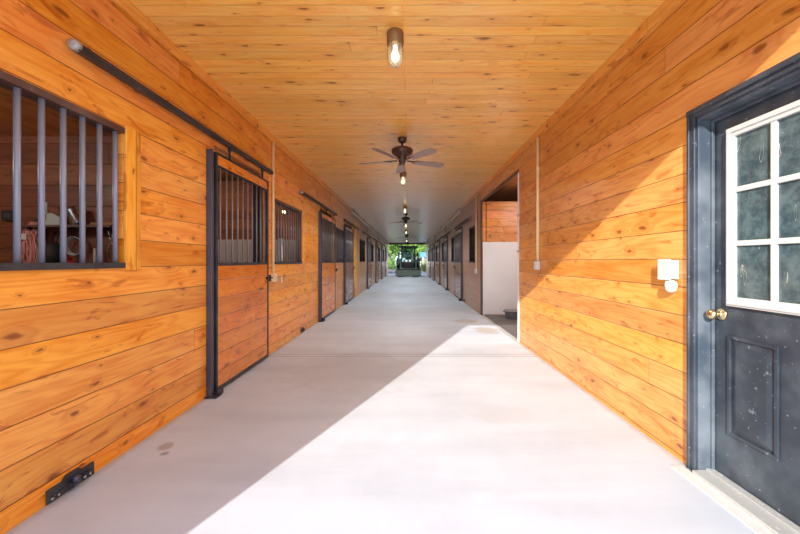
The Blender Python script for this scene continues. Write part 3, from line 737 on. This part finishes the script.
m = MB().tube([(.17*math.cos(t), 2.35+.05*math.sin(t), 1.35+.15*math.sin(t)) for t in [2*math.pi*k/18 for k in range(18)]], .015, 6, closed=True); m.build('steering_wheel', 'rubber', root)
for s_ in (-1, 1):
    m = MB().box(s_*.78-.07, s_*.78+.07, 2.0, 2.04, 1.65, 1.95); m.tube([(s_*.58, 2.06, 1.9), (s_*.72, 2.02, 1.9)], .012, 6); m.build('mirror', 'rubber', root)

# ------------------------------------------------------------------ outdoors beyond and before the barn
S(MB().box(-40, 40, END+.15, 90, -.4, -.03).build('ground_beyond', 'grass'))
S(MB().box(-7, 6, END+.15, 42, -.35, -.005).build('ground_gravel', 'gravel'))
S(MB().box(-30, 30, -40, -.10, -.4, -.02).build('ground_front', 'apron'))
def tree(x, y, h, r, lf, seed, label, cat='tree', name='leafy_tree', n=2600, trunk=True):
    rn = random.Random(seed); root = tag(empty(name, (x, y, -.03)), label, cat)
    m = MB(); cs = []
    lo = .18*h if trunk else .05*h
    for k in range(9):
        a = rn.random()*6.28; q = rn.random(); cs.append((Vector((math.cos(a)*r*.55*q, math.sin(a)*r*.55*q, lo+(h-lo)*(.25+.6*rn.random()))), r*(.45+.3*rn.random())))
    for k in range(n):
        c, rr = cs[rn.randrange(9)]; d = Vector((rn.gauss(0, 1), rn.gauss(0, 1), rn.gauss(0, 1))).normalized()
        p = c+d*rr*(.65+.4*rn.random()); p.z = max(lo*.6, min(h, p.z)); s_ = r*.075*(.6+.8*rn.random())
        u = Vector((rn.gauss(0, 1), rn.gauss(0, 1), rn.gauss(0, 1))).normalized(); v = u.cross(d)
        if v.length < .1: continue
        v.normalize(); vs = [m.b.verts.new(p+e) for e in (-u*s_, -v*s_*.6, u*s_, v*s_*.6)]; m.b.faces.new(vs)
    bmesh.ops  # leaves
    me = m.build('foliage', lf, root)
    t = MB()
    t.tube([(0, 0, 0), (.05, 0, h*.35), (0, .05, h*.75)], [max(.05, h*.03), h*.02+.02, .02], 8)
    for k in range(5):
        c = cs[k][0]; t.tube([(0, 0, lo+.1*k), tuple(c*.6+Vector((0, 0, lo*.2))), tuple(c)], [.05, .03, .015], 6)
    t.build('trunk', 'bark', root)
    return root
tree(-2.8, 54.6, 7.6, 2.8, 'leafA', 1, 'bright green tree left of the tractor beyond the end opening', n=5200)
tree(.6, 49.6, 6.6, 2.0, 'leafA', 2, 'bright green tree directly behind the tractor cab', n=5200)
tree(4.6, 60, 8.0, 3.0, 'leafD', 3, 'yellow-green tree right of the tractor beyond the end opening', n=5200)
tree(-9.8, 57, 9, 4.0, 'leafC', 4, 'dark green tree at the far left beyond the end opening', n=4200)
tree(1.5, 70, 13, 6.0, 'leafC', 5, 'tall dark green tree rising behind all the others', n=6000)
tree(-2.3, 41.5, 1.6, 1.1, 'leafA', 6, 'low bright shrub left of the tractor in the yard', 'shrub', 'leafy_shrub', 2400, False)
tree(2.2, 39.4, 1.5, .9, 'leafD', 7, 'low yellow-green shrub right of the tractor under the pale roof', 'shrub', 'leafy_shrub', 2400, False)
for k, (x, y, s_) in enumerate(((-1.75, 36.5, .3), (-1.35, 37.2, .24), (-2.2, 37.5, .34))):
    m = MB(); bmesh.ops.create_icosphere(m.b, subdivisions=2, radius=s_)
    rn = random.Random(k)
    for v in m.b.verts: v.co *= .85+.3*rn.random(); v.co.z = v.co.z*.7+s_*.5
    o = m.build('garden_rock', 'stone', None, 0, (x, y, -.02)); tag(o, 'pinkish rock on the gravel left of the tractor, %s of the three' % ('nearest', 'smallest', 'farthest left')[k], 'rock')
root = tag(empty('open_shed', (3.4, 44.5, -.03)), 'low shed with pale blue roof to the right behind the tractor', 'shed')
m = MB().poly([(-1.9, -1.2, 1.75), (-1.9, 1.2, 2.35), (-1.9, 1.2, 2.42), (-1.9, -1.2, 1.85)], (3.8, 0, 0)); m.build('shed_roof', 'bluegrey', root)
for a in (-1.7, 1.7):
    for b in (-1.05, 1.05): MB().box(a-.05, a+.05, b-.05, b+.05, 0, 1.80 if b < 0 else 2.31).build('post', 'bark', root)

# ------------------------------------------------------------------ light
w = bpy.data.worlds.new('world'); sc.world = w; w.use_nodes = True; nt = w.node_tree; nt.nodes.clear()
out = nt.nodes.new('ShaderNodeOutputWorld'); bg = nt.nodes.new('ShaderNodeBackground'); nt.links.new(bg.outputs[0], out.inputs[0])
tc = nt.nodes.new('ShaderNodeTexCoord'); sp = nt.nodes.new('ShaderNodeSeparateXYZ'); nt.links.new(tc.outputs['Generated'], sp.inputs[0])
rp = nt.nodes.new('ShaderNodeValToRGB'); nt.links.new(sp.outputs[2], rp.inputs[0])
rp.color_ramp.elements[0].position = 0; rp.color_ramp.elements[0].color = (.80, .90, 1, 1)
rp.color_ramp.elements[1].position = .7; rp.color_ramp.elements[1].color = (.38, .58, .98, 1)
nt.links.new(rp.outputs[0], bg.inputs[0]); bg.inputs[1].default_value = 2.55

sun = bpy.data.lights.new('sun', 'SUN'); sun.energy = 7.6; sun.angle = R(.6); sun.color = (1, .98, .93)
so = bpy.data.objects.new('sun', sun); COL.objects.link(so)
so.rotation_euler = Vector((.418, 1, -.43)).to_track_quat('-Z', 'Y').to_euler()

def spot(x, y, z, p, ang=165, col=(.86, .94, 1), r=.06):
    l = bpy.data.lights.new('lamp', 'SPOT'); l.energy = p; l.spot_size = R(ang); l.spot_blend = .6; l.color = col; l.shadow_soft_size = r
    o = bpy.data.objects.new('lamp', l); COL.objects.link(o); o.location = (x, y, z); return o
def fill_point(x, y, z, p, col=(1, .88, .74), r=.1):
    l = bpy.data.lights.new('lamp', 'POINT'); l.energy = p; l.color = col; l.shadow_soft_size = r
    o = bpy.data.objects.new('lamp', l); COL.objects.link(o); o.location = (x, y, z); return o
for y in JY: spot(-.095, y, H-.30, (150 if y > 8 else 110) if y > 5 else 60)
fill_point(-3.6, 1.6, 2.1, 26)  # added fill for the tack room, belongs to no fixture
fill_point(-3.6, 5.4, 2.5, 20)  # added fill inside the first stall, apart from its wall bulb
fill_point(3.2, 6.0, 2.6, 120, (1, .97, .92), .45)  # added fill to brighten the open bay, no fixture there

# ------------------------------------------------------------------ camera
cam = bpy.data.cameras.new('camera'); co = bpy.data.objects.new('camera', cam); COL.objects.link(co)
co.location = (0, 0, EYE); co.rotation_euler = (R(90), 0, 0)
cam.sensor_width = 36; cam.lens = 350/800*36; cam.shift_x = -8/800; cam.shift_y = -6/800; cam.clip_start = .02; cam.clip_end = 300
sc.camera = co
sc.view_settings.view_transform = 'Standard'; sc.view_settings.look = 'None'
sc.view_settings.exposure = .02
